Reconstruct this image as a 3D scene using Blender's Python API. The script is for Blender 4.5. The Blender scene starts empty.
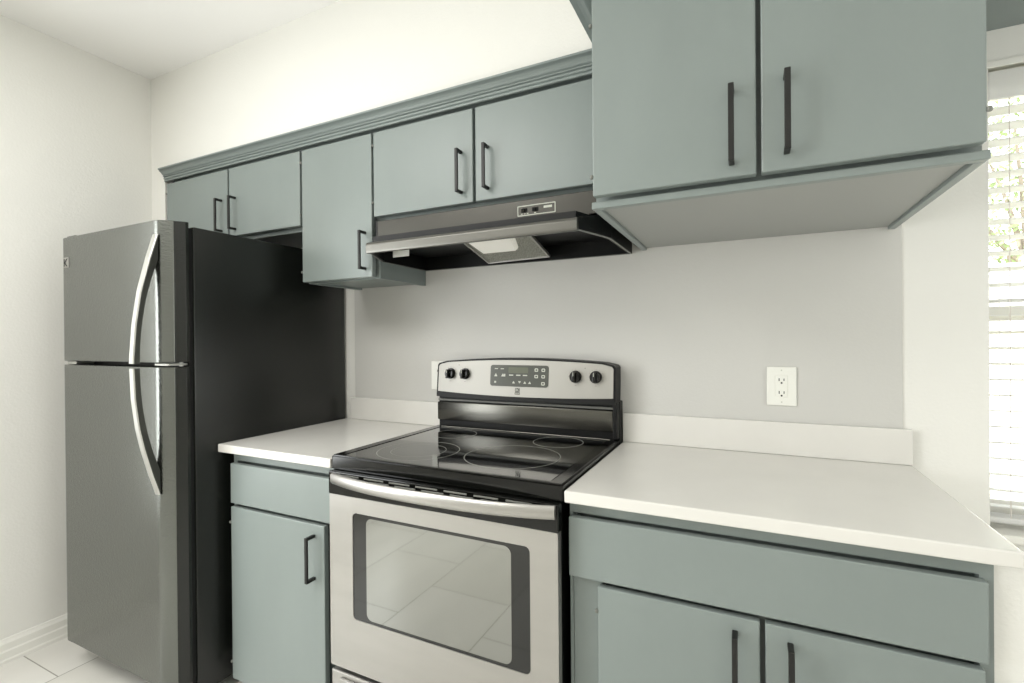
import bpy, bmesh, math, random
from mathutils import Vector, Matrix
random.seed(7)
S = bpy.context.scene
COL = S.collection
PI = math.pi

# ------------------------------------------------------------------ camera
FPX = 486.05
cam_d = bpy.data.cameras.new('camera')
cam_d.sensor_fit = 'HORIZONTAL'; cam_d.sensor_width = 36.0
cam_d.lens = FPX / 1024 * 36.0
cam_d.clip_start = 0.02; cam_d.clip_end = 100
cam = bpy.data.objects.new('camera', cam_d); COL.objects.link(cam)
_y, _p, _r = (math.radians(a) for a in (25.8484, -0.1945, -0.4681))
_f = Vector((-math.sin(_y)*math.cos(_p), math.cos(_y)*math.cos(_p), math.sin(_p)))
_rt = Vector((math.cos(_y), math.sin(_y), 0)); _up = _rt.cross(_f)
_R = _rt*math.cos(_r) + _up*math.sin(_r); _U = -_rt*math.sin(_r) + _up*math.cos(_r)
m = Matrix((_R, _U, -_f)).transposed().to_4x4()
m.translation = Vector((1.1684, -1.7545, 1.2808))
cam.matrix_world = m
S.camera = cam

# ------------------------------------------------------------------ world, sun, lights, exposure
S.view_settings.view_transform = 'Standard'
S.view_settings.look = 'None'
S.view_settings.gamma = 1
S.view_settings.use_curve_mapping = False
S.view_settings.exposure = 0.07
W = bpy.data.worlds.new('world'); S.world = W; W.use_nodes = True
W.node_tree.nodes['Background'].inputs[0].default_value = (0.95, 0.98, 1.0, 1)
W.node_tree.nodes['Background'].inputs[1].default_value = 5.0
sd = bpy.data.lights.new('sun', 'SUN'); sd.energy = 8.0; sd.angle = math.radians(1.5); sd.color = (1, .99, .97)
sun = bpy.data.objects.new('sun', sd); COL.objects.link(sun)
sun.rotation_euler = (math.radians(42), 0, math.radians(-18))
def area(name, loc, rot, sx, sy, power, color=(1, 1, 1)):
    l = bpy.data.lights.new(name, 'AREA'); l.shape = 'RECTANGLE'; l.size = sx; l.size_y = sy
    l.energy = power; l.color = color
    o = bpy.data.objects.new(name, l); COL.objects.link(o)
    o.location = loc; o.rotation_euler = [math.radians(a) for a in rot]
    return o
area('ceiling_fill_near', (-.55, -2.1, 2.57), (0, 0, 0), 1.1, 1.1, 36, (1, .985, .96))  # unseen soft fill added under the ceiling; no fixture is modelled
area('ceiling_fill_far', (2.3, -3.6, 2.57), (0, 0, 0), 1.4, 1.4, 11, (1, .985, .96))  # second unseen ceiling fill, added behind the camera for general light
# unseen area fill added in front of the solid left wall; no window there
area('left_fill_light', (-1.40, -2.1, 1.25), (0, -90, 0), 1.5, 1.2, 41, (.95, .98, 1))

# ------------------------------------------------------------------ materials
area('right_fill_light', (3.45, -1.15, 1.45), (0, 90, 0), 1.4, 1.2, 16, (.97, .99, 1))  # unseen fill added by the right wall to brighten the left wall
def lin(c):
    return tuple(((v/255)/12.92 if v/255 <= .04045 else (((v/255)+.055)/1.055)**2.4) for v in c)
def mat(name, rgb, rough=.5, metal=0., bump=None, spec=.5, coat=0., mottling=None, aniso=0):
    M = bpy.data.materials.new(name); M.use_nodes = True
    nt = M.node_tree; b = nt.nodes['Principled BSDF']
    c = lin(rgb) + (1,)
    b.inputs['Base Color'].default_value = c
    b.inputs['Roughness'].default_value = rough
    b.inputs['Metallic'].default_value = metal
    b.inputs['Specular IOR Level'].default_value = spec
    b.inputs['Coat Weight'].default_value = coat
    b.inputs['Coat Roughness'].default_value = .08
    if aniso: b.inputs['Anisotropic'].default_value = aniso
    tc = nt.nodes.new('ShaderNodeTexCoord')
    if mottling:
        sc, amt, stretch = mottling
        mp = nt.nodes.new('ShaderNodeMapping'); mp.inputs['Scale'].default_value = stretch
        nz = nt.nodes.new('ShaderNodeTexNoise'); nz.inputs['Scale'].default_value = sc; nz.inputs['Detail'].default_value = 5
        nt.links.new(tc.outputs['Object'], mp.inputs[0]); nt.links.new(mp.outputs[0], nz.inputs['Vector'])
        mr = nt.nodes.new('ShaderNodeMapRange'); mr.inputs[1].default_value = .3; mr.inputs[2].default_value = .7
        mr.inputs[3].default_value = 1-amt; mr.inputs[4].default_value = 1+amt
        nt.links.new(nz.outputs['Fac'], mr.inputs[0])
        mx = nt.nodes.new('ShaderNodeVectorMath'); mx.operation = 'SCALE'
        mx.inputs[0].default_value = c[:3]
        nt.links.new(mr.outputs[0], mx.inputs['Scale']); nt.links.new(mx.outputs[0], b.inputs['Base Color'])
    if bump:
        sc, st, stretch = bump
        mp = nt.nodes.new('ShaderNodeMapping'); mp.inputs['Scale'].default_value = stretch
        nz = nt.nodes.new('ShaderNodeTexNoise'); nz.inputs['Scale'].default_value = sc; nz.inputs['Detail'].default_value = 3
        bp = nt.nodes.new('ShaderNodeBump'); bp.inputs['Strength'].default_value = st; bp.inputs['Distance'].default_value = .002
        nt.links.new(tc.outputs['Object'], mp.inputs[0]); nt.links.new(mp.outputs[0], nz.inputs['Vector'])
        nt.links.new(nz.outputs['Fac'], bp.inputs['Height']); nt.links.new(bp.outputs[0], b.inputs['Normal'])
    return M
WALL = mat('wall_paint', (235, 234, 228), .65, bump=(110, .35, (1, 1, 1)))
ACC = mat('grey_wall_paint', (206, 205, 200), .6, bump=(130, .25, (1, 1, 1)))
CEIL = mat('ceiling_paint', (248, 247, 244), .8)
TRIM = mat('white_trim_paint', (238, 237, 230), .35)
CAB = mat('sage_cabinet_paint', (132, 141, 138), .36, mottling=(9, .025, (1, 1, .25)), bump=(60, .06, (1, 1, .08)))
CABIN = mat('cabinet_inside', (60, 64, 60), .7)
QZ = mat('white_quartz', (226, 224, 218), .22, mottling=(7, .02, (1, 1, 1)))
BLK = mat('black_handle_metal', (30, 30, 28), .42, .2)
BGL = mat('black_enamel', (12, 13, 11), .12, spec=.4)
BPL = mat('black_plastic', (9, 10, 9), .45, spec=.3)
GLS = mat('black_ceramic_glass', (10, 11, 10), .04, spec=.9, coat=.5)
SS = mat('brushed_steel', (178, 176, 172), .36, .92, bump=(40, .04, (1, 1, 30)), mottling=(4, .03, (1, 1, 6)))
SSD = mat('dark_steel', (92, 91, 86), .24, .9, bump=(40, .04, (1, 1, 30)))
FRD = mat('fridge_steel', (112, 114, 110), .25, .9, bump=(150, .5, (1, 1, 1)))
FRS = mat('fridge_case_enamel', (22, 24, 21), .26, spec=.45, bump=(260, .25, (1, 1, 1)))
HND = mat('fridge_handle_steel', (190, 190, 185), .35, .85)
HNB = mat('fridge_handle_dark_reflection', (62, 63, 58), .3, .3)  # dark reflection on the steel handle's sides, put into the colour
HOOD = mat('hood_steel', (70, 69, 65), .33, .85, bump=(40, .04, (1, 1, 30)))
HOODL = mat('hood_lip_steel', (104, 103, 98), .33, .85, bump=(40, .04, (1, 1, 30)))
CON = mat('console_steel', (166, 164, 158), .48, .75)
UND = mat('pale_panel', (158, 160, 156), .45)
GRY = mat('grey_plastic', (120, 121, 115), .4)
WPL = mat('white_plastic', (240, 240, 232), .35)
MARK = mat('pale_print', (200, 202, 190), .5)
RING = mat('burner_print', (150, 150, 142), .4)
PANEL = mat('grey_touch_panel', (84, 86, 80), .25)
MESHF = mat('filter_mesh', (150, 150, 140), .45, .6, mottling=(260, .6, (1, 1, 1)), bump=(260, .6, (1, 1, 1)))
OVW = mat('oven_window_glass', (24, 25, 23), .05, spec=.6)
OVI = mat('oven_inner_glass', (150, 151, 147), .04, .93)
BLIND = mat('blind_slat', (246, 246, 244), .45)
_n = BLIND.node_tree; _tr = _n.nodes.new('ShaderNodeBsdfTranslucent'); _tr.inputs[0].default_value = (.9, .9, .88, 1)
_mx = _n.nodes.new('ShaderNodeMixShader'); _mx.inputs[0].default_value = .38
_n.links.new(_n.nodes['Principled BSDF'].outputs[0], _mx.inputs[1]); _n.links.new(_tr.outputs[0], _mx.inputs[2])
_n.links.new(_mx.outputs[0], _n.nodes['Material Output'].inputs['Surface'])
CORD = mat('blind_cord', (226, 220, 212), .8)
LENS = mat('lamp_lens', (240, 238, 228), .3)
nt = LENS.node_tree; nt.nodes['Principled BSDF'].inputs['Emission Color'].default_value = (1, .97, .9, 1)
nt.nodes['Principled BSDF'].inputs['Emission Strength'].default_value = .12
FENCE = mat('white_fence_vinyl', (236, 236, 232), .5)
LEAF = mat('leaf_green', (150, 168, 124), .6, mottling=(3, .5, (1, 1, 1)))
GRASS = mat('dry_lawn', (176, 170, 130), .9, mottling=(6, .2, (1, 1, 1)))
BARK = mat('branch_bark', (140, 130, 118), .9)
GLASS = bpy.data.materials.new('window_pane'); GLASS.use_nodes = True
nt = GLASS.node_tree; b = nt.nodes['Principled BSDF']
b.inputs['Transmission Weight'].default_value = 1; b.inputs['Roughness'].default_value = 0; b.inputs['IOR'].default_value = 1.02
# floor tile
TILE = bpy.data.materials.new('pale_floor_tile'); TILE.use_nodes = True
nt = TILE.node_tree; b = nt.nodes['Principled BSDF']
tc = nt.nodes.new('ShaderNodeTexCoord'); sp = nt.nodes.new('ShaderNodeSeparateXYZ'); cb = nt.nodes.new('ShaderNodeCombineXYZ')
nt.links.new(tc.outputs['Object'], sp.inputs[0])
def mth(op, a, v):
    n = nt.nodes.new('ShaderNodeMath'); n.operation = op; nt.links.new(a, n.inputs[0]); n.inputs[1].default_value = v; return n.outputs[0]
nt.links.new(mth('ADD', sp.outputs['Y'], 1.385+.2715+.543*20), cb.inputs[0]); nt.links.new(mth('ADD', sp.outputs['X'], .773+.4515*20), cb.inputs[1])
br = nt.nodes.new('ShaderNodeTexBrick')
br.offset = .5; br.offset_frequency = 2; br.squash = 1
br.inputs['Scale'].default_value = 1; br.inputs['Brick Width'].default_value = .543; br.inputs['Row Height'].default_value = .4515
br.inputs['Mortar Size'].default_value = .0022; br.inputs['Mortar Smooth'].default_value = .1; br.inputs['Bias'].default_value = 0
br.inputs['Color1'].default_value = lin((224, 222, 216)) + (1,); br.inputs['Color2'].default_value = lin((214, 212, 204)) + (1,)
br.inputs['Mortar'].default_value = lin((150, 148, 138)) + (1,)
nt.links.new(cb.outputs[0], br.inputs['Vector'])
nz = nt.nodes.new('ShaderNodeTexNoise'); nz.inputs['Scale'].default_value = 5; nz.inputs['Detail'].default_value = 6
mp = nt.nodes.new('ShaderNodeMapping'); mp.inputs['Scale'].default_value = (1, .3, 1)
nt.links.new(tc.outputs['Object'], mp.inputs[0]); nt.links.new(mp.outputs[0], nz.inputs['Vector'])
mr = nt.nodes.new('ShaderNodeMapRange'); mr.inputs[3].default_value = .88; mr.inputs[4].default_value = 1.08
nt.links.new(nz.outputs['Fac'], mr.inputs[0])
vm = nt.nodes.new('ShaderNodeVectorMath'); vm.operation = 'SCALE'
nt.links.new(br.outputs['Color'], vm.inputs[0]); nt.links.new(mr.outputs[0], vm.inputs['Scale'])
nt.links.new(vm.outputs[0], b.inputs['Base Color']); b.inputs['Roughness'].default_value = .3

# ------------------------------------------------------------------ mesh helpers
def BM(): return bmesh.new()
def merge(dst, src):
    me = bpy.data.meshes.new('tmp'); src.to_mesh(me); src.free(); dst.from_mesh(me); bpy.data.meshes.remove(me)
def box(bm, x0, x1, y0, y1, z0, z1, bev=0., seg=2):
    t = bmesh.new()
    bmesh.ops.create_cube(t, size=1)
    for v in t.verts:
        v.co = Vector(((x0+x1)/2 + v.co.x*(x1-x0), (y0+y1)/2 + v.co.y*(y1-y0), (z0+z1)/2 + v.co.z*(z1-z0)))
    if bev: bmesh.ops.bevel(t, geom=t.edges[:], offset=bev, segments=seg, profile=.5, affect='EDGES')
    merge(bm, t); return bm
def to3(p, ax, a):
    if ax == 'x': return Vector((a, p[0], p[1]))
    if ax == 'y': return Vector((p[0], a, p[1]))
    return Vector((p[0], p[1], a))
def prism(bm, pts, ax, a0, a1, bev=0., seg=2):
    t = bmesh.new()
    A = [t.verts.new(to3(p, ax, a0)) for p in pts]; B = [t.verts.new(to3(p, ax, a1)) for p in pts]
    t.faces.new(A); t.faces.new(B[::-1]); n = len(pts)
    for i in range(n): t.faces.new((A[i], B[i], B[(i+1) % n], A[(i+1) % n]))
    bmesh.ops.recalc_face_normals(t, faces=t.faces[:])
    if bev: bmesh.ops.bevel(t, geom=t.edges[:], offset=bev, segments=seg, profile=.5, affect='EDGES')
    merge(bm, t); return bm
def rrect(x0, x1, z0, z1, r, n=6):
    pts = []
    for cx, cz, a in ((x1-r, z1-r, 0), (x0+r, z1-r, 90), (x0+r, z0+r, 180), (x1-r, z0+r, 270)):
        for k in range(n+1):
            t = math.radians(a + 90*k/n); pts.append((cx + r*math.cos(t), cz + r*math.sin(t)))
    return pts
def ring(bm, outer, inner, ax, a0, a1):
    """a plate with a hole; outer and inner loops have the same count"""
    t = bmesh.new(); n = len(outer)
    L = [[t.verts.new(to3(p, ax, a)) for p in lp] for lp in (outer, inner) for a in (a0, a1)]
    o0, o1, i0, i1 = L
    for i in range(n):
        j = (i+1) % n
        t.faces.new((o0[i], o0[j], i0[j], i0[i])); t.faces.new((o1[j], o1[i], i1[i], i1[j]))
        t.faces.new((o0[j], o0[i], o1[i], o1[j])); t.faces.new((i0[i], i0[j], i1[j], i1[i]))
    bmesh.ops.recalc_face_normals(t, faces=t.faces[:]); merge(bm, t); return bm
def cyl(bm, c, ax, r, h, seg=24, r2=None, bev=0.):
    t = bmesh.new(); r2 = r if r2 is None else r2
    bmesh.ops.create_cone(t, cap_ends=True, segments=seg, radius1=r, radius2=r2, depth=h)
    rot = {'z': Matrix.Identity(3), 'x': Matrix.Rotation(PI/2, 3, 'Y'), 'y': Matrix.Rotation(PI/2, 3, 'X')}[ax]
    if bev: bmesh.ops.bevel(t, geom=[e for e in t.edges if len(e.link_faces) == 2 and e.calc_face_angle(0) > 1], offset=bev, segments=2, affect='EDGES')
    for v in t.verts: v.co = rot @ v.co + Vector(c)
    merge(bm, t); return bm
def sweep(bm, path, prof):
    """path: list of (origin, axisA, axisB); prof: (a,b) points of the closed section"""
    t = bmesh.new(); R = []
    for o, A, B in path: R.append([t.verts.new(Vector(o) + Vector(A)*a + Vector(B)*b) for a, b in prof])
    n = len(prof)
    for k in range(len(R)-1):
        for i in range(n): t.faces.new((R[k][i], R[k][(i+1) % n], R[k+1][(i+1) % n], R[k+1][i]))
    t.faces.new(R[0]); t.faces.new(R[-1][::-1])
    bmesh.ops.recalc_face_normals(t, faces=t.faces[:]); merge(bm, t); return bm
def obj(name, bm, material, parent=None, origin=None, label=None, smooth=None):
    me = bpy.data.meshes.new(name)
    o = bpy.data.objects.new(name, me); COL.objects.link(o)
    root = parent
    while root is not None and root.parent is not None: root = root.parent
    off = Vector(root.location) if root is not None else Vector(origin or (0, 0, 0))
    for v in bm.verts: v.co -= off
    bm.to_mesh(me); bm.free()
    me.materials.append(material)
    if smooth:
        me.polygons.foreach_set('use_smooth', [True]*len(me.polygons))
        me.set_sharp_from_angle(angle=math.radians(smooth))
    if parent is not None: o.parent = parent
    elif origin: o.location = origin
    if label: o['label'] = label
    return o
def thing(name, label, cat, loc, group=None):
    o = bpy.data.objects.new(name, None); COL.objects.link(o); o.empty_display_size = .1
    o.location = loc; o['label'] = label; o['category'] = cat
    if group: o['group'] = group
    return o
def struct(name, bm, m, smooth=None):
    o = obj(name, bm, m, smooth=smooth); o['kind'] = 'structure'; return o

XL, XR, YF, ZC = -1.526, 3.7, -4.6, 2.605
SOF_Y, SOF_Z = -.337, 2.115
# ------------------------------------------------------------------ the room
struct('floor', box(BM(), XL-.12, XR+.12, YF-.12, .14, -.12, 0), TILE)
struct('ceiling', box(BM(), XL-.12, XR+.12, YF-.12, .14, ZC, ZC+.12), CEIL)
struct('wall_left', box(BM(), XL-.12, XL, YF, .14, 0, ZC), WALL)
struct('wall_right', box(BM(), XR, XR+.12, YF, .14, 0, ZC), WALL)
struct('wall_front', box(BM(), XL, XR, YF-.12, YF, 0, ZC), WALL)
WX0, WX1, WZ0, WZ1 = 1.760, 2.95, .745, 2.02
bw = BM()
box(bw, XL, WX0, 0, .14, 0, ZC); box(bw, WX1, XR, 0, .14, 0, ZC)
box(bw, WX0, WX1, 0, .14, 0, WZ0); box(bw, WX0, WX1, 0, .14, WZ1, ZC)
struct('wall_back', bw, WALL)
struct('wall_backsplash', box(BM(), -.508, 1.570, -.004, .0, 1.005, 1.62), ACC)
# dropped soffit over the cabinets, painted cabinet colour underneath to the right of them
b_ = BM(); box(b_, XL, XR, SOF_Y, 0, SOF_Z, ZC); box(b_, XL, -1.414, SOF_Y, 0, 0, SOF_Z)
struct('wall_soffit', b_, WALL)
struct('trim_soffit', box(BM(), 1.56, XR, SOF_Y, -.0005, SOF_Z-.008, SOF_Z), CAB)
# half wall under the right end of the counter
struct('wall_peninsula', box(BM(), 1.5615, 1.610, -.600, 0, 0, .883), WALL)
# baseboard on the left wall: moulded profile
prof = [(0, 0), (.016, 0), (.016, .012), (.013, .018), (.013, .046), (.010, .052), (.010, .078), (.006, .088), (.004, .096), (0, .097)]
b_ = BM(); prism(b_, [(XL + a, z) for a, z in prof], 'y', YF, 0)
struct('baseboard_left', b_, TRIM)
b_ = BM(); prism(b_, [(XR - a, z) for a, z in prof], 'y', YF, 0)
struct('baseboard_right', b_, TRIM)
b_ = BM(); box(b_, 1.6, XR, -.016, 0, 0, .097, .003)
struct('baseboard_back', b_, TRIM)

# crown moulding along the cabinets, returning along the deep cabinet
def crown_prof():
    # (out, up)
    return [(0, 0), (.007, .0), (.007, .007), (.004, .009), (.010, .012), (.010, .018), (.006, .0205), (.013, .0225), (.013, .026), (.010, .028), (.016, .031),
            (.021, .037), (.027, .042), (.033, .045), (.029, .047), (.036, .050), (.036, .056), (0, .056)]
cp = crown_prof(); CZ = 2.074
b_ = BM(); sweep(b_, [((-1.412, -.335, CZ), (0, -1, 0), (0, 0, 1)), ((.8335, -.335, CZ), (0, -1, 0), (0, 0, 1))], cp)
struct('trim_crown', b_, CAB)
path = [((.834, -.3375, 2.101), (-1, 0, 0), (0, 0, 1)),
        ((.834, -.622, 2.101), (-1, -1, 0), (0, 0, 1)),
        ((1.5555, -.622, 2.101), (1, -1, 0), (0, 0, 1)),
        ((1.5555, -.3375, 2.101), (1, 0, 0), (0, 0, 1))]
b_ = BM(); sweep(b_, path, [(u*2.0, v) for u, v in cp])
struct('trim_deep_cabinet_crown', b_, CAB)

# ------------------------------------------------------------------ window
fr = BM()
ring(fr, rrect(WX0+.001, WX1-.001, WZ0+.001, WZ1-.001, .002, 1), rrect(WX0+.012, WX1-.012, WZ0+.03, WZ1-.03, .002, 1), 'y', .085, .135)
win = struct('window_1', fr, TRIM)
zm = 1.345
s_ = BM(); ring(s_, rrect(WX0+.013, WX1-.013, WZ0+.031, zm+.02, .002, 1), rrect(WX0+.026, WX1-.026, WZ0+.07, zm-.022, .002, 1), 'y', .09, .108)
ls = obj('lower_sash', s_, TRIM, win)
s_ = BM(); ring(s_, rrect(WX0+.013, WX1-.013, zm-.02, WZ1-.031, .002, 1), rrect(WX0+.026, WX1-.026, zm+.02, WZ1-.06, .002, 1), 'y', .110, .128)
us = obj('upper_sash', s_, TRIM, win)
s_ = BM(); box(s_, WX0+.027, WX1-.027, .098, .100, WZ0+.071, zm-.023); obj('pane', s_, GLASS, ls)
s_ = BM(); box(s_, WX0+.027, WX1-.027, .118, .120, zm+.021, WZ1-.061); obj('pane', s_, GLASS, us)
s_ = BM(); box(s_, 2.3, 2.36, .083, .0885, zm-.004, zm+.016, .002); obj('sash_lock', s_, TRIM, win)
s_ = BM(); box(s_, WX0+.0005, WX1-.0005, -.018, .086, WZ0-.018, WZ0+.004, .004)
struct('trim_window_sill', s_, TRIM)
s_ = BM(); box(s_, WX0+.0005, WX1-.0005, .0, .084, WZ1-.004, WZ1-.0005); box(s_, WX0-.05, WX1+.05, -.007, -.0005, WZ1-.016, WZ1+.002, .002)
struct('trim_window_head', s_, TRIM)

# ------------------------------------------------------------------ window blind
bl = thing('window_blind', 'white horizontal slat blind hanging inside the window recess', 'window blind', (2.35, .045, WZ0+.02))
h = BM(); box(h, WX0+.004, WX1-.004, .012, .024, 1.925, WZ1-.018, .004); obj('valance', h, BLIND, bl)
h = BM(); box(h, WX0+.008, WX1-.008, .026, .068, 1.955, WZ1-.018, .002); obj('headrail', h, BLIND, bl)
sl = BM(); ang = math.radians(7)
z = 1.902
zs = []
while z > .80: zs.append(z); z -= .0437
for z in zs:
    t = bmesh.new()
    n = 6; top = []; bot = []
    for i in range(n+1):
        q = -1 + 2*i/n; yy = .047 + .0245*q*math.cos(ang); zz = z - .0245*q*math.sin(ang) + .0022*(1-q*q)
        top.append((yy, zz+.0012)); bot.append((yy, zz-.0012))
    prism(t, top + bot[::-1], 'x', WX0+.006, WX1-.006); merge(sl, t)
obj('slats', sl, BLIND, bl, smooth=40)
h = BM(); box(h, WX0+.006, WX1-.006, .022, .072, .768, .784, .004); obj('bottom_rail', h, BLIND, bl)
for cx in (1.810, 2.35, 2.86):
    h = BM()
    for yy in (.0215, .0725):
        cq = cx + (yy-.0215)*.36
        box(h, cq-.0010, cq+.0010, yy-.0006, yy+.0006, .784, 1.956)
    obj('ladder_cord', h, CORD, bl)

# ------------------------------------------------------------------ outside the window
g = obj('ground_lawn', box(BM(), -6, 14, .14, 12, -.25, -.1), GRASS); g['kind'] = 'structure'
fn = thing('privacy_fence', 'white panelled fence outside beyond the window', 'fence', (3.5, 3.2, -.1))
for i, px in enumerate([1.2+1.9*k for k in range(5)]):
    h = BM(); box(h, px-.055, px+.055, 3.15, 3.26, -.1, 1.86, .006); prism(h, [(px-.07, 1.86), (px+.07, 1.86), (px, 1.93)], 'y', 3.14, 3.27); obj('post', h, FENCE, fn)
    if i < 4:
        h = BM()
        for k in range(12): box(h, px+.057+k*.149, px+.057+k*.149+.147, 3.19, 3.215, 0, 1.78, .004)
        box(h, px+.056, px+1.844, 3.175, 3.23, 1.74, 1.83, .006); box(h, px+.056, px+1.844, 3.175, 3.23, -.02, .08, .006)
        obj('panel', h, FENCE, fn)
hg = thing('leafy_tree', 'sunlit green leafy tree seen above the fence through the blind', 'tree', (3.6, 4.6, -.1))
t = BM()
for k in range(9000):
    c = Vector((random.gauss(3.7, 1.1), random.gauss(4.4, .35), random.uniform(1.7, 4.4)))
    if c.y < 3.5: continue
    a = Vector((random.uniform(-1, 1), random.uniform(-1, 1), random.uniform(-1, 1))).normalized()
    b2 = a.cross(Vector((random.random(), random.random(), random.random()+.01))).normalized()
    s = random.uniform(.02, .04)
    v = [t.verts.new(c + a*s), t.verts.new(c + b2*s*.45 + a*s*.2), t.verts.new(c - a*s), t.verts.new(c - b2*s*.45 + a*s*.2)]
    t.faces.new(v)
lf = obj('foliage', t, LEAF, hg); lf['kind'] = 'stuff'
t = BM(); cyl(t, (3.6, 4.9, 1.0), 'z', .07, 2.2, 12, .05)
for k in range(7):
    a = 2*PI*k/7; st = Vector((3.6, 4.6, 1.9)); en = Vector((3.6+1.1*math.cos(a), 4.5+.3*math.sin(a), 2.9+.5*random.random()))
    d = (en-st); u = d.cross(Vector((0, 0, 1))).normalized(); w = d.cross(u).normalized()
    sweep(t, [(st, u*.03, w*.03), (st+d*.5+Vector((0, 0, .1)), u*.018, w*.018), (en, u*.008, w*.008)], [(1, 0), (.5, .87), (-.5, .87), (-1, 0), (-.5, -.87), (.5, -.87)])
obj('trunk', t, BARK, hg, smooth=50)

# ------------------------------------------------------------------ cabinet pieces
def bar_handle(parent, x, yd, z0, z1, name='handle'):
    """square U-shaped bar pull standing on a door face at y=yd, proj toward -y"""
    b = BM(); w = .0055; pr = .036; th = .0095
    prism(b, [(yd, z0), (yd-pr, z0), (yd-pr, z1), (yd, z1), (yd, z1-th), (yd-pr+th*.8, z1-th), (yd-pr+th*.8, z0+th), (yd, z0+th)], 'x', x-w, x+w, .0012, 1)
    return obj(name, b, BLK, parent)
def hinges(parent, x, yd, zs, side):
    for z in zs:
        b = BM(); cyl(b, (x + side*.002, yd+.001, z), 'z', .0042, .0085, 12, bev=.001)
        obj('hinge', b, GRY, parent)
def door_bm(x0, x1, y0, y1, z0, z1):
    return box(BM(), x0, x1, y0, y1, z0, z1, .0028, 2)
def carcase(x0, x1, y0, y1, z0, z1, recess=.012, side_over=.0, bottom=True):
    """box with a shallow recessed bottom (seen from below)"""
    b = BM(); th = .018
    box(b, x0, x1, y0, y1, z0+recess, z1)
    box(b, x0, x0+th, y0+th, y1, z0, z0+recess); box(b, x1-th, x1, y0+th, y1, z0, z0+recess)
    box(b, x0, x1, y0, y0+th, z0, z0+recess, 0)
    return b
DY = -.335; FY = -.298; FD = -.313
DT = 2.063
# over-fridge cabinet
c = thing('wall_cabinet', 'sage green double-door wall cabinet above the dark refrigerator', 'wall cabinet', (-.94, -.16, 1.74))
obj('body', carcase(-1.412, -.4765, FY, -.002, 1.742, 2.112), CAB, c)
d = obj('door', door_bm(-1.403, -.942, DY, FD, 1.757, DT), CAB, c); bar_handle(d, -.982, DY, 1.781, 1.929); hinges(d, -1.404, DY, (1.80, 2.015), -1)
d = obj('door', door_bm(-.931, -.482, DY, FD, 1.757, DT), CAB, c); bar_handle(d, -.888, DY, 1.781, 1.929); hinges(d, -.481, DY, (1.80, 2.015), 1)
# tall single-door cabinet
c = thing('wall_cabinet', 'sage green single-door wall cabinet hanging lower beside the range hood', 'wall cabinet', (-.285, -.16, 1.53))
obj('body', carcase(-.4755, -.0945, FY, -.006, 1.520, 2.112, .008), CAB, c)
d = obj('door', door_bm(-.470, -.102, DY, FD, 1.523, DT), CAB, c); bar_handle(d, -.135, DY, 1.551, 1.696); hinges(d, -.471, DY, (1.565, 2.012), -1)
# cabinet over the hood
c = thing('wall_cabinet', 'short sage green double-door wall cabinet directly above the range hood', 'wall cabinet', (.37, -.16, 1.73))
obj('body', carcase(-.0935, .8295, FY, -.006, 1.730, 2.112, .006), CAB, c)
d = obj('door', door_bm(-.092, .339, DY, FD, 1.747, DT), CAB, c); bar_handle(d, .294, DY, 1.779, 1.925); hinges(d, -.093, DY, (1.80, 2.015), -1)
d = obj('door', door_bm(.349, .812, DY, FD, 1.747, DT), CAB, c); bar_handle(d, .397, DY, 1.779, 1.925); hinges(d, .813, DY, (1.80, 2.015), 1)
# deep cabinet
c = thing('wall_cabinet', 'big deep sage green double-door wall cabinet above the wide white countertop', 'wall cabinet', (1.19, -.31, 1.6))
b = BM(); x0, x1, y0, z0 = .834, 1.555, -.620, 1.592
box(b, x0+.004, x1-.004, y0+.026, -.006, z0+.016, 2.112); box(b, x0+.001, x1-.001, y0+.001, -.339, 2.1115, 2.156)
box(b, x0, x1, y0, y0+.02, z0, z0+.0165, .002); box(b, x0, x0+.018, y0+.02, -.006, z0, z0+.018, .002); box(b, x1-.018, x1, y0+.02, -.006, z0, z0+.018, .002)
obj('body', b, CAB, c)
b = BM(); box(b, x0+.019, x1-.019, y0+.021, -.008, z0+.008, z0+.0155); obj('bottom_panel', b, UND, c, label='paler underside panel')
d = obj('door', door_bm(.843, 1.187, -.641, -.617, 1.6165, 2.098), CAB, c); bar_handle(d, 1.141, -.641, 1.640, 1.797); hinges(d, .842, -.641, (1.662, 2.016), -1)
d = obj('door', door_bm(1.196, 1.543, -.641, -.617, 1.6165, 2.098), CAB, c); bar_handle(d, 1.241, -.641, 1.646, 1.803); hinges(d, 1.544, -.641, (1.672, 2.016), 1)

# base cabinets
def base_body(x0, x1, sl, sr, stile=0):
    b = BM()
    if stile: box(b, x0+sl+.001, x0+stile, -.605, -.571, .105, .704, .001)
    ring(b, rrect(x0, x1, .10, .883, .001, 1), rrect(x0+sl, x1-sr, .13, .853, .001, 1), 'y', -.605, -.587)
    box(b, x0, x1, -.570, -.006, .10, .883); box(b, x0, x0+.016, -.587, -.57, .10, .883); box(b, x1-.016, x1, -.587, -.57, .10, .883); box(b, x0, x1, -.587, -.57, .856, .883)
    box(b, x0+.002, x1-.002, -.535, -.006, 0, .10)
    return b
c = thing('base_cabinet', 'narrow sage green base cabinet between the refrigerator and the stove', 'base cabinet', (-.26, -.3, 0))
obj('body', base_body(-.518, -.010, .02, .012), CAB, c)
obj('drawer', door_bm(-.510, -.018, -.625, -.6055, .702, .845), CAB, c)
d = obj('door', door_bm(-.509, -.050, -.625, -.6055, .07, .690), CAB, c); bar_handle(d, -.094, -.625, .512, .658); hinges(d, -.510, -.625, (.633, .13), -1)
c = thing('base_cabinet', 'wide sage green double-door base cabinet under the larger white countertop', 'base cabinet', (1.16, -.3, 0))
obj('body', base_body(.768, 1.5605, .008, .02, .082), CAB, c)
obj('drawer', door_bm(.771, 1.548, -.625, -.6055, .702, .847), CAB, c)
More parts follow.
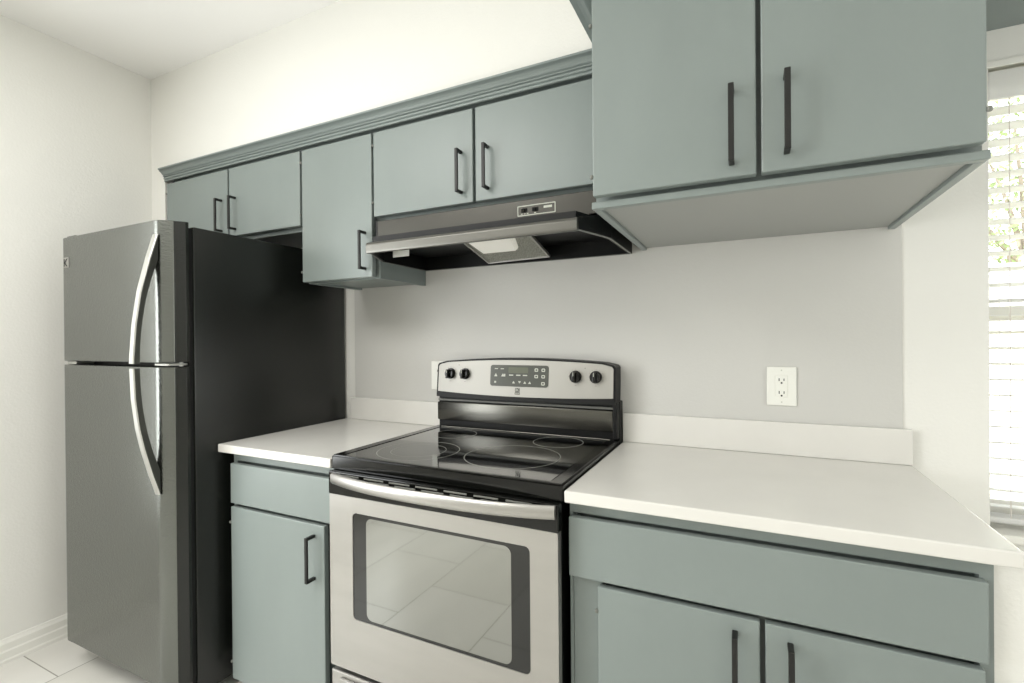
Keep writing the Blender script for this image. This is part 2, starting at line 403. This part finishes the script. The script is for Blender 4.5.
d = obj('door', door_bm(.843, 1.188, -.625, -.6055, .07, .690), CAB, c); bar_handle(d, 1.141, -.625, .512, .662); hinges(d, .842, -.625, (.631,), -1)
d = obj('door', door_bm(1.198, 1.543, -.625, -.6055, .07, .690), CAB, c); bar_handle(d, 1.243, -.625, .512, .662); hinges(d, 1.544, -.625, (.631,), 1)

# countertops
def slab(x0, x1): return box(BM(), x0, x1, -.641, -.0035, .8845, .914, .0035, 2)
c = thing('countertop', 'small white quartz countertop between the refrigerator and the stove', 'countertop', (-.28, -.32, .8845))
obj('slab', slab(-.556, -.004), QZ, c)
obj('backsplash', box(BM(), -.521, -.004, -.022, -.0045, .9145, 1.016, .002), QZ, c)
c = thing('countertop', 'wide white quartz countertop running from the stove towards the window', 'countertop', (1.18, -.32, .8845))
obj('slab', slab(.7655, 1.589), QZ, c)
obj('backsplash', box(BM(), .766, 1.589, -.022, -.0045, .9145, 1.016, .002), QZ, c)

# ------------------------------------------------------------------ refrigerator
R = thing('refrigerator', 'dark steel top-freezer refrigerator with bowed bright handles', 'refrigerator', (-.92, -.38, 0))
b = BM(); box(b, -1.262, -.5625, -.715, -.012, .045, 1.683, .005, 2)
obj('case', b, FRS, R, smooth=30)
b = BM(); box(b, -1.255, -.570, -.7265, -.7155, .05, 1.675); obj('door_gasket', b, BPL, R)
dp = [(-1.279, -.735), (-1.279, -.785), (-1.273, -.793), (-1.26, -.797), (-.640, -.797), (-.628, -.7945), (-.618, -.789), (-.5935, -.7675), (-.5905, -.764), (-.5905, -.727), (-1.279, -.727)]
def fdoor(z0, z1): return prism(BM(), dp, 'z', z0, z1, .0015, 1)
top = obj('freezer_door', fdoor(1.213, 1.697), FRD, R, smooth=25)
low = obj('refrigerator_door', fdoor(.106, 1.197), FRD, R, smooth=25)
for dd, za, zb in ((top, 1.214, 1.696), (low, .107, 1.196)):
    obj('door_edge', prism(BM(), [(-.5903, -.7637), (-.587, -.759), (-.568, -.738), (-.568, -.727), (-.5903, -.727)], 'z', za, zb, .0006, 1), FRS, dd, label='black moulded door edge')
def yo(z):  # outer face of the bowed handle
    pts = [(1.652, -.797), (1.63, -.803), (1.563, -.822), (1.454, -.848), (1.34, -.864), (1.226, -.872), (1.205, -.872), (1.096, -.868), (1.0, -.857), (.929, -.843), (.84, -.820), (.785, -.803), (.762, -.797)]
    for (za, ya), (zb, yb) in zip(pts, pts[1:]):
        if zb <= z <= za: return yb + (ya-yb)*(z-zb)/(za-zb)
def yi(z):  # inner face
    c0, c1 = 1.205, .355
    q = min(1, abs((z-c0)/c1)); return -.797 - .058*(1-q**2.2)
def fhandle(za, zb, parent):
    n = 26; A = []; B = []
    for k in range(n+1):
        z = za + (zb-za)*k/n; A.append((yo(z), z)); B.append((min(-.7965, max(yi(z), yo(z)+.011)), z))
    b = BM(); t = bmesh.new()
    X0, X1 = -.648, -.620
    rows = [[t.verts.new((x, y, z)) for x, y, z in ((X0, B[k][0], B[k][1]), (X0, A[k][0]+.003, A[k][1]), (X0+.004, A[k][0], A[k][1]), (X1-.004, A[k][0], A[k][1]), (X1, A[k][0]+.003, A[k][1]), (X1, B[k][0], B[k][1]))] for k in range(n+1)]
    for k in range(n):
        for i in range(6): t.faces.new((rows[k][i], rows[k][(i+1) % 6], rows[k+1][(i+1) % 6], rows[k+1][i]))
    t.faces.new(rows[0]); t.faces.new(rows[-1][::-1]); bmesh.ops.recalc_face_normals(t, faces=t.faces[:]); merge(b, t)
    h_ = obj('handle', b, HNB, parent, smooth=35, label='bowed handle bar with a dark reflection painted in')
    b = BM(); t = bmesh.new()
    rows = [[t.verts.new(c) for c in ((X0-.0004, A[k][0]+.004, A[k][1]), (X0+.003, A[k][0]-.0022, A[k][1]), (X1-.004, A[k][0]-.0022, A[k][1]), (X1-.001, A[k][0]+.001, A[k][1]))] for k in range(n+1)]
    for k in range(n):
        for i in range(4): t.faces.new((rows[k][i], rows[k][(i+1) % 4], rows[k+1][(i+1) % 4], rows[k+1][i]))
    t.faces.new(rows[0]); t.faces.new(rows[-1][::-1]); bmesh.ops.recalc_face_normals(t, faces=t.faces[:]); merge(b, t)
    return obj('handle_front', b, HND, parent, smooth=35, label='bright steel front of the bowed handle')  # front face split off so it stays lighter than the dark-painted sides
fhandle(1.213, 1.648, top); fhandle(.766, 1.197, low)
for z in (1.206,):
    b = BM(); box(b, -.66, -.580, -.790, -.728, z-.0035, z+.0035, .001); cyl(b, (-.592, -.742, z), 'z', .006, .014, 12); obj('centre_hinge', b, HND, R, label='bright steel hinge between the two doors')
b = BM(); box(b, -1.266, -1.20, -.786, -.72, 1.1985, 1.2115, .002); obj('centre_bracket', b, HND, R)
b = BM(); box(b, -1.262, -1.20, -.785, -.72, 1.698, 1.706, .003); obj('hinge_cover', b, FRD, R)
b = BM(); box(b, -1.25, -.59, -.70, -.66, .012, .085, .003)
for k in range(5): box(b, -1.22, -.62, -.706, -.70, .022+k*.012, .028+k*.012)
obj('kick_grille', b, BPL, R)
b = BM(); box(b, -1.277, -1.245, -.79, -.755, .096, .1055, .003); obj('lower_hinge', b, BPL, R)
for x, y in ((-1.22, -.66), (-.60, -.66), (-1.24, -.09), (-.60, -.09)):
    b = BM(); cyl(b, (x, y, .006), 'z', .016, .012, 14, bev=.002); cyl(b, (x, y, .045 if y > -.72 else .05), 'z', .006, .075); obj('foot', b, BPL, R)
b = BM(); box(b, -1.257, -1.220, -.799, -.7965, 1.578, 1.618, .0006)
bd = obj('badge', b, SS, top)
b = BM()
for p in ([(-1.252, 1.583), (-1.248, 1.583), (-1.248, 1.613), (-1.252, 1.613)], [(-1.248, 1.598), (-1.231, 1.613), (-1.225, 1.613), (-1.245, 1.594)], [(-1.245, 1.600), (-1.225, 1.583), (-1.232, 1.583), (-1.249, 1.597)]): prism(b, p, 'y', -.8, -.7985)
obj('badge_emblem', b, BPL, top)

# ------------------------------------------------------------------ range
G = thing('electric_range', 'steel electric range with black glass cooktop and oven window', 'stove', (.38, -.34, 0))
b = BM(); box(b, .006, .756, -.636, -.012, .055, .884); obj('body', b, BGL, G)
# cooktop rim and glass
b = BM(); ring(b, rrect(.0, .762, -.642, -.052, .008), rrect(.040, .722, -.622, -.085, .008), 'z', .887, .9285)
bmesh.ops.bevel(b, geom=[e for e in b.edges if abs(e.verts[0].co.z-.9285) < 1e-5 and abs(e.verts[1].co.z-.9285) < 1e-5 and len(e.link_faces) == 2 and e.calc_face_angle(0) > 1], offset=.005, segments=2, affect='EDGES')
ct = obj('cooktop_rim', b, BGL, G, smooth=40)
b = BM(); box(b, .0395, .7225, -.6225, -.0845, .905, .9268); gl = obj('cooktop_glass', b, GLS, G)
def circ(cx, cy, r, w, parent=gl):
    b = BM(); n = 72
    o = [(cx+(r+w/2)*math.cos(2*PI*k/n), cy+(r+w/2)*math.sin(2*PI*k/n)) for k in range(n)]
    i = [(cx+(r-w/2)*math.cos(2*PI*k/n), cy+(r-w/2)*math.sin(2*PI*k/n)) for k in range(n)]
    ring(b, o, i, 'z', .9266, .9271); return obj('burner_ring', b, RING, parent)
circ(.213, -.478, .131, .0022); circ(.213, -.478, .088, .0014); circ(.522, -.425, .146, .0022); circ(.578, -.178, .086, .0020); circ(.17, -.195, .082, .0018)
# oven door
D = obj('oven_door', ring(BM(), rrect(.012, .756, .292, .815, .004), rrect(.104, .682, .451, .769, .014), 'y', -.660, -.637), SS, G)
b = BM(); box(b, .010, .758, -.662, -.637, .8155, .8845, .003); up = obj('door_vent_panel', b, BGL, D)
b = BM()
for row, z in enumerate((.8765, .868, .8595)):
    for k in range(7):
        xa = .06 + k*.093 + (row % 2)*.02
        if xa+.075 < .75: box(b, xa, xa+.072, -.6645, -.6615, z-.0022, z+.0022, .0006, 1)
obj('vent_louvres', b, GRY, D)
b = BM(); prism(b, rrect(.1045, .6815, .4515, .7685, .0135), 'y', -.6585, -.652); ow = obj('window_glass', b, OVW, D, label='dark glass border of the oven window')
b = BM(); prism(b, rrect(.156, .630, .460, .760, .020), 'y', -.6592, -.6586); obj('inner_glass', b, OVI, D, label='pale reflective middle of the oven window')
# bowed door handle
b = BM(); path = []; n = 28
for k in range(n+1):
    q = -1 + 2*k/n; x = .391 + .361*q; y = -.667 - .046*(1-abs(q)**2.4); path.append(((x, y, .866), (0, 1, 0), (0, 0, 1)))
hp = [(.006, .016), (0, .017), (-.005, .013), (-.007, .005), (-.007, -.005), (-.005, -.013), (0, -.017), (.006, -.016)]
sweep(b, path, hp)
box(b, .034, .060, -.668, -.660, .851, .881, .002); box(b, .724, .750, -.668, -.660, .851, .881, .002)
obj('handle', b, SS, D, smooth=40)
# storage drawer
b = BM(); box(b, .012, .756, -.658, -.637, .075, .276, .004); dr = obj('storage_drawer', b, SS, G)
b = BM(); box(b, .05, .718, -.666, -.6585, .235, .262, .004); obj('drawer_pull', b, SS, dr)
for x, y in ((.03, -.6), (.73, -.6), (.03, -.05), (.73, -.05)):
    b = BM(); cyl(b, (x, y, .028), 'z', .012, .055, 12); obj('foot', b, BPL, G)
# backguard
b = BM(); box(b, .0, .763, -.050, -.008, .887, 1.06, .003); box(b, .744, .760, -.078, -.008, .93, 1.06, .003)
obj('backguard_frame', b, BPL, G)
b = BM(); box(b, .004, .743, -.070, -.0505, .952, 1.028, .006, 2); obj('backguard_panel', b, SSD, G, label='dark polished steel strip behind the burners', smooth=40)
b = BM(); box(b, .004, .743, -.062, -.0505, 1.031, 1.040, .002); obj('backguard_vent', b, GRY, G)
b = BM(); box(b, .03, .735, -.0845, -.072, .9262, .9315, .002); obj('cooktop_strip', b, SSD, G)
# console: arched top, sagging bottom, tilted
def arch(x0, x1, zb, zt, at, ab, n=20, r=.010):
    P = []
    for k in range(n+1):
        q = k/n; x = x0 + r*.6 + (x1-x0-1.2*r)*q; P.append((x, zt + at*(1-(2*q-1)**2) - (r*.6 if k in (0, n) else 0)))
    P = [(x0, zt-r*1.4)] + P + [(x1, zt-r*1.4)]
    Q = []
    for k in range(n+1):
        q = 1-k/n; x = x0 + (x1-x0)*q; Q.append((x, zb - ab*(1-(2*q-1)**2)))
    return P + Q
def tilt(bm, z0=1.05, y0=-.086):
    for v in bm.verts: v.co.y += (v.co.z - z0)*.10
    return bm
b = BM(); prism(b, arch(.012, .7555, 1.052, 1.194, .016, .006), 'y', -.086, -.012); tilt(b); obj('console_shell', b, BPL, G)
b = BM(); prism(b, arch(.021, .748, 1.074, 1.189, .014, .010), 'y', -.0905, -.086); tilt(b)
con = obj('console_face', b, CON, G, label='pale steel control face with knobs')
b = BM(); prism(b, rrect(.264, .506, 1.103, 1.184, .010), 'y', -.0925, -.0903); tilt(b); pn = obj('touch_panel', b, PANEL, con)
b = BM(); Y0, Y1 = -.0931, -.0923
def mk(x0, x1, z0, z1): box(b, x0, x1, Y0, Y1, z0, z1)
mk(.282, .296, 1.168, 1.171); mk(.308, .322, 1.168, 1.171)
for cx in (.287, .317):
    prism(b, [(cx-.006, 1.140), (cx+.008, 1.140), (cx+.001, 1.152)], 'y', Y0, Y1)
mk(.322, .329, 1.140, 1.150); mk(.282, .290, 1.115, 1.122)
for x in (.345, .375, .403): mk(x, x+.018, 1.144, 1.148)
for cx, s in ((.365, 1), (.390, -1), (.412, 1), (.432, 1)):
    prism(b, [(cx-.006, 1.115), (cx+.006, 1.115), (cx, 1.124)] if s > 0 else [(cx-.006, 1.124), (cx, 1.115), (cx+.006, 1.124)], 'y', Y0, Y1)
for x, z in ((.452, 1.163), (.480, 1.163), (.452, 1.139), (.480, 1.139), (.480, 1.113)):
    ring(b, rrect(x-.001, x+.013, z-.002, z+.010, .002, 1), rrect(x+.002, x+.010, z+.001, z+.007, .001, 1), 'y', Y0, Y1)
tilt(b); obj('panel_markings', b, MARK, pn)
b = BM(); prism(b, rrect(.342, .424, 1.154, 1.176, .002), 'y', -.0930, -.0924); tilt(b); obj('clock_display', b, mat('clock_glass', (104, 108, 94), .2), pn)
# small square emblem under the panel
b = BM()
box(b, .372, .390, -.0913, -.0904, 1.084, 1.0965); box(b, .371, .391, -.0913, -.0904, 1.0735, 1.0815)
tilt(b); em = obj('emblem', b, BPL, con)
b = BM()
prism(b, [(.375, 1.086), (.378, 1.086), (.378, 1.095), (.375, 1.095)], 'y', -.0918, -.0912); prism(b, [(.378, 1.090), (.385, 1.095), (.388, 1.095), (.380, 1.0888)], 'y', -.0918, -.0912); prism(b, [(.379, 1.091), (.385, 1.086), (.388, 1.086), (.3815, 1.092)], 'y', -.0918, -.0912)
for k in range(5): box(b, .373+k*.0035, .375+k*.0035, -.0918, -.0912, 1.0755, 1.0795)
tilt(b); obj('emblem_print', b, MARK, con)
b = BM()
for x in (.118, .646): cyl(b, (x, -.091, 1.181 if x < .3 else 1.177), 'y', .0022, .001, 12)
for kx in (.079, .148, .611, .686):
    for a in range(-120, 121, 30):
        r_ = .0265; cx = kx + r_*math.sin(math.radians(a)); cz = 1.1465 + r_*math.cos(math.radians(a))
        box(b, cx-.0008, cx+.0008, -.0912, -.0903, cz-.0015, cz+.0015)
    box(b, kx-.003, kx+.003, -.0912, -.0903, 1.1145, 1.1165)
tilt(b); obj('dial_markings', b, GRY, con)
for kx in (.079, .148, .611, .686):
    b = BM(); cyl(b, (kx, -.0945, 1.1465), 'y', .0225, .009, 32, .0215, bev=.0012); cyl(b, (kx, -.103, 1.1465), 'y', .0195, .012, 32, .0175, bev=.0012)
    tilt(b); kn = obj('knob', b, BGL, con, smooth=35)
    b = BM(); box(b, kx-.0055, kx+.0055, -.122, -.106, 1.1285, 1.1645, .0022); tilt(b); obj('knob_grip', b, BGL, con, smooth=35)
    b = BM(); box(b, kx-.0010, kx+.0010, -.1226, -.1218, 1.150, 1.163); tilt(b); obj('knob_pointer', b, MARK, con)

# ------------------------------------------------------------------ range hood
H = thing('range_hood', 'dark steel range hood mounted under the short wall cabinet above the stove', 'range hood', (.36, -.2, 1.585))
P0 = [(-.094, -.006), (-.094, -.29), (.0, -.466), (.748, -.466), (.80, -.30), (.80, -.006)]
def inset(P, d):
    n = len(P); out = []
    for i in range(n):
        p, q, r = Vector(P[i-1]), Vector(P[i]), Vector(P[(i+1) % n])
        e1 = (q-p).normalized(); e2 = (r-q).normalized(); n1 = Vector((-e1.y, e1.x)); n2 = Vector((-e2.y, e2.x))
        k = d/(1+n1.dot(n2)); o = q + (n1+n2)*k; out.append((o.x, o.y))
    return out
P1 = inset(P0, .012)
b = BM(); t = bmesh.new()
lo = [t.verts.new((x, y, 1.585)) for x, y in P0]; li = [t.verts.new((x, y, 1.585)) for x, y in P1]; ii = [t.verts.new((x, y, 1.640)) for x, y in P1]
hi = [t.verts.new(c_) for c_ in ((-.094, -.006, 1.728), (-.094, -.29, 1.664), (-.0, -.46, 1.616), (.748, -.46, 1.616), (.80, -.30, 1.662), (.80, -.006, 1.728))]
n = 6
for i in range(n):
    j = (i+1) % n
    t.faces.new((lo[i], lo[j], li[j], li[i])); t.faces.new((li[i], li[j], ii[j], ii[i])); t.faces.new((lo[j], lo[i], hi[i], hi[j]))
t.faces.new(ii); t.faces.new((hi[0], hi[1], hi[4], hi[5])); t.faces.new((hi[1], hi[2], hi[3], hi[4]))
bmesh.ops.recalc_face_normals(t, faces=t.faces[:]); merge(b, t)
obj('canopy', b, BPL, H)
b = BM(); rim = BM(); ring(rim, P0, inset(P0, .005), 'z', 1.5835, 1.5865); obj('canopy_rim', rim, GRY, H)
b = BM(); prism(b, [(-.474, 1.580), (-.476, 1.586), (-.476, 1.608), (-.471, 1.617), (-.455, 1.621), (-.36, 1.651), (-.339, 1.656), (-.337, 1.655), (-.337, 1.649), (-.45, 1.612), (-.461, 1.606), (-.463, 1.580)], 'x', -.004, .750, .0012, 1)
obj('front_lip', b, HOODL, H)
b = BM(); box(b, -.068, .806, -.3425, -.317, 1.655, 1.726, .002); obj('face_panel', b, HOOD, H)
b = BM(); box(b, -.078, -.0685, -.340, -.317, 1.65, 1.727); obj('face_edge', b, BPL, H)
b = BM(); ring(b, rrect(.508, .638, 1.6745, 1.7075, .002, 1), rrect(.511, .635, 1.6775, 1.7045, .001, 1), 'y', -.3438, -.3424); cf = obj('control_frame', b, MARK, H)
for x in (.530, .568):
    b = BM(); box(b, x-.009, x+.012, -.3445, -.3424, 1.6855, 1.6985, .001, 1); box(b, x-.001, x+.004, -.351, -.344, 1.6865, 1.6975, .001, 1); obj('rocker_switch', b, BGL, H)
b = BM(); box(b, .598, .626, -.3432, -.3424, 1.692, 1.699)
for x in (.520, .530, .540, .566): box(b, x, x+.006, -.3432, -.3424, 1.680, 1.6825)
obj('control_print', b, MARK, H)
b = BM(); box(b, .18, .30, -.3435, -.3424, 1.659, 1.6615); obj('face_slot', b, BPL, H)
# filter unit
t = bmesh.new(); b = BM()
q = [(.243, -.245, 1.640), (.243, -.05, 1.588), (.51, -.09, 1.588), (.51, -.255, 1.636)]
q = [(.243, -.30, 1.652), (.243, -.045, 1.5885), (.51, -.075, 1.5885), (.51, -.30, 1.646)]
lo = [t.verts.new(p) for p in q]; up_ = [t.verts.new((p[0], p[1], min(p[2]+.012, 1.66))) for p in q]
t.faces.new(lo); t.faces.new(up_[::-1])
for i in range(4): t.faces.new((lo[i], up_[i], up_[(i+1) % 4], lo[(i+1) % 4]))
bmesh.ops.recalc_face_normals(t, faces=t.faces[:]); merge(b, t)
obj('grease_filter', b, MESHF, H, label='pale metal mesh grease filter')
b = BM()
for a_, b_2 in ((0, 1), (1, 2), (2, 3)):
    A = Vector(q[a_]); B = Vector(q[b_2]); d_ = (B-A).normalized(); u = d_.cross(Vector((0, 0, 1))).normalized(); w = u.cross(d_)
    sweep(b, [(A, u, w), (B, u, w)], [(-.004, -.003), (.004, -.003), (.004, .004), (-.004, .004)])
obj('filter_frame', b, SS, H)
b = BM(); t = bmesh.new()
def fz(y): return 1.652 + (y+.30)*(-.0635/.255)
for (x, y, dz) in ((.265, -.295, 0), (.47, -.295, 0), (.43, -.165, 0), (.275, -.165, 0)): t.verts.new((x, y, fz(y)-.001))
t.verts.ensure_lookup_table()
v4 = t.verts[:4]; dn = [t.verts.new((.34+.9*(v.co.x-.34), v.co.y, v.co.z-.016)) for v in v4]
t.faces.new(dn); t.faces.new(v4[::-1])
for i in range(4): t.faces.new((v4[i], v4[(i+1) % 4], dn[(i+1) % 4], dn[i]))
bmesh.ops.recalc_face_normals(t, faces=t.faces[:]); bmesh.ops.bevel(t, geom=t.edges[:], offset=.004, segments=2, affect='EDGES'); merge(b, t)
obj('lamp_lens', b, LENS, H, label='white plastic lamp cover')
b = BM(); box(b, -.062, -.02, -.29, -.2885, 1.587, 1.612); 
b.free(); b = BM(); box(b, -.03, .045, -.302, -.3005, 1.594, 1.6395); obj('rating_sticker', b, WPL, H)

# ------------------------------------------------------------------ outlets
def outlet():
    o = thing('electrical_outlet', 'white outlet plate on the grey wall above the wide countertop', 'electrical outlet', (1.264, -.004, 1.128))
    b = BM(); box(b, 1.223, 1.305, -.010, -.0042, 1.067, 1.189, .002); pl = obj('plate', b, WPL, o)
    b = BM(); box(b, 1.2475, 1.2805, -.012, -.0098, 1.094, 1.162, .001); rc = obj('receptacle', b, WPL, o)
    b = BM()
    for zc in (1.148, 1.108):
        box(b, 1.2560, 1.2585, -.0124, -.0118, zc-.004, zc+.005); box(b, 1.2695, 1.2718, -.0124, -.0118, zc-.0035, zc+.0045)
        cyl(b, (1.264, -.0121, zc-.0095), 'y', .0028, .0006, 12)
    sl_ = obj('slots', b, BPL, rc); sl_['kind'] = 'stuff'
    for zc in (1.178, 1.078): b = BM(); cyl(b, (1.264, -.0101, zc), 'y', .0022, .0008, 10); obj('screw', b, MARK, pl)
    return o
ol = outlet()
def copy_tree(o, parent=None):
    c = o.copy(); COL.objects.link(c); c.parent = parent
    for ch in [k for k in bpy.data.objects if k.parent == o]: copy_tree(ch, c)
    return c
o2 = copy_tree(ol); o2.location.x -= 1.264 - (-.026); o2.location.z += .002
o2['label'] = 'white outlet plate partly hidden behind the stove control panel'

for o in bpy.data.objects:
    if o.parent is None and o.get('category') in ('wall cabinet', 'base cabinet', 'countertop', 'electrical outlet'):
        o['group'] = {'wall cabinet': 'wall cabinets along the back wall', 'base cabinet': 'base cabinets beside the stove', 'countertop': 'countertops beside the stove', 'electrical outlet': 'outlets above the counters'}[o['category']]
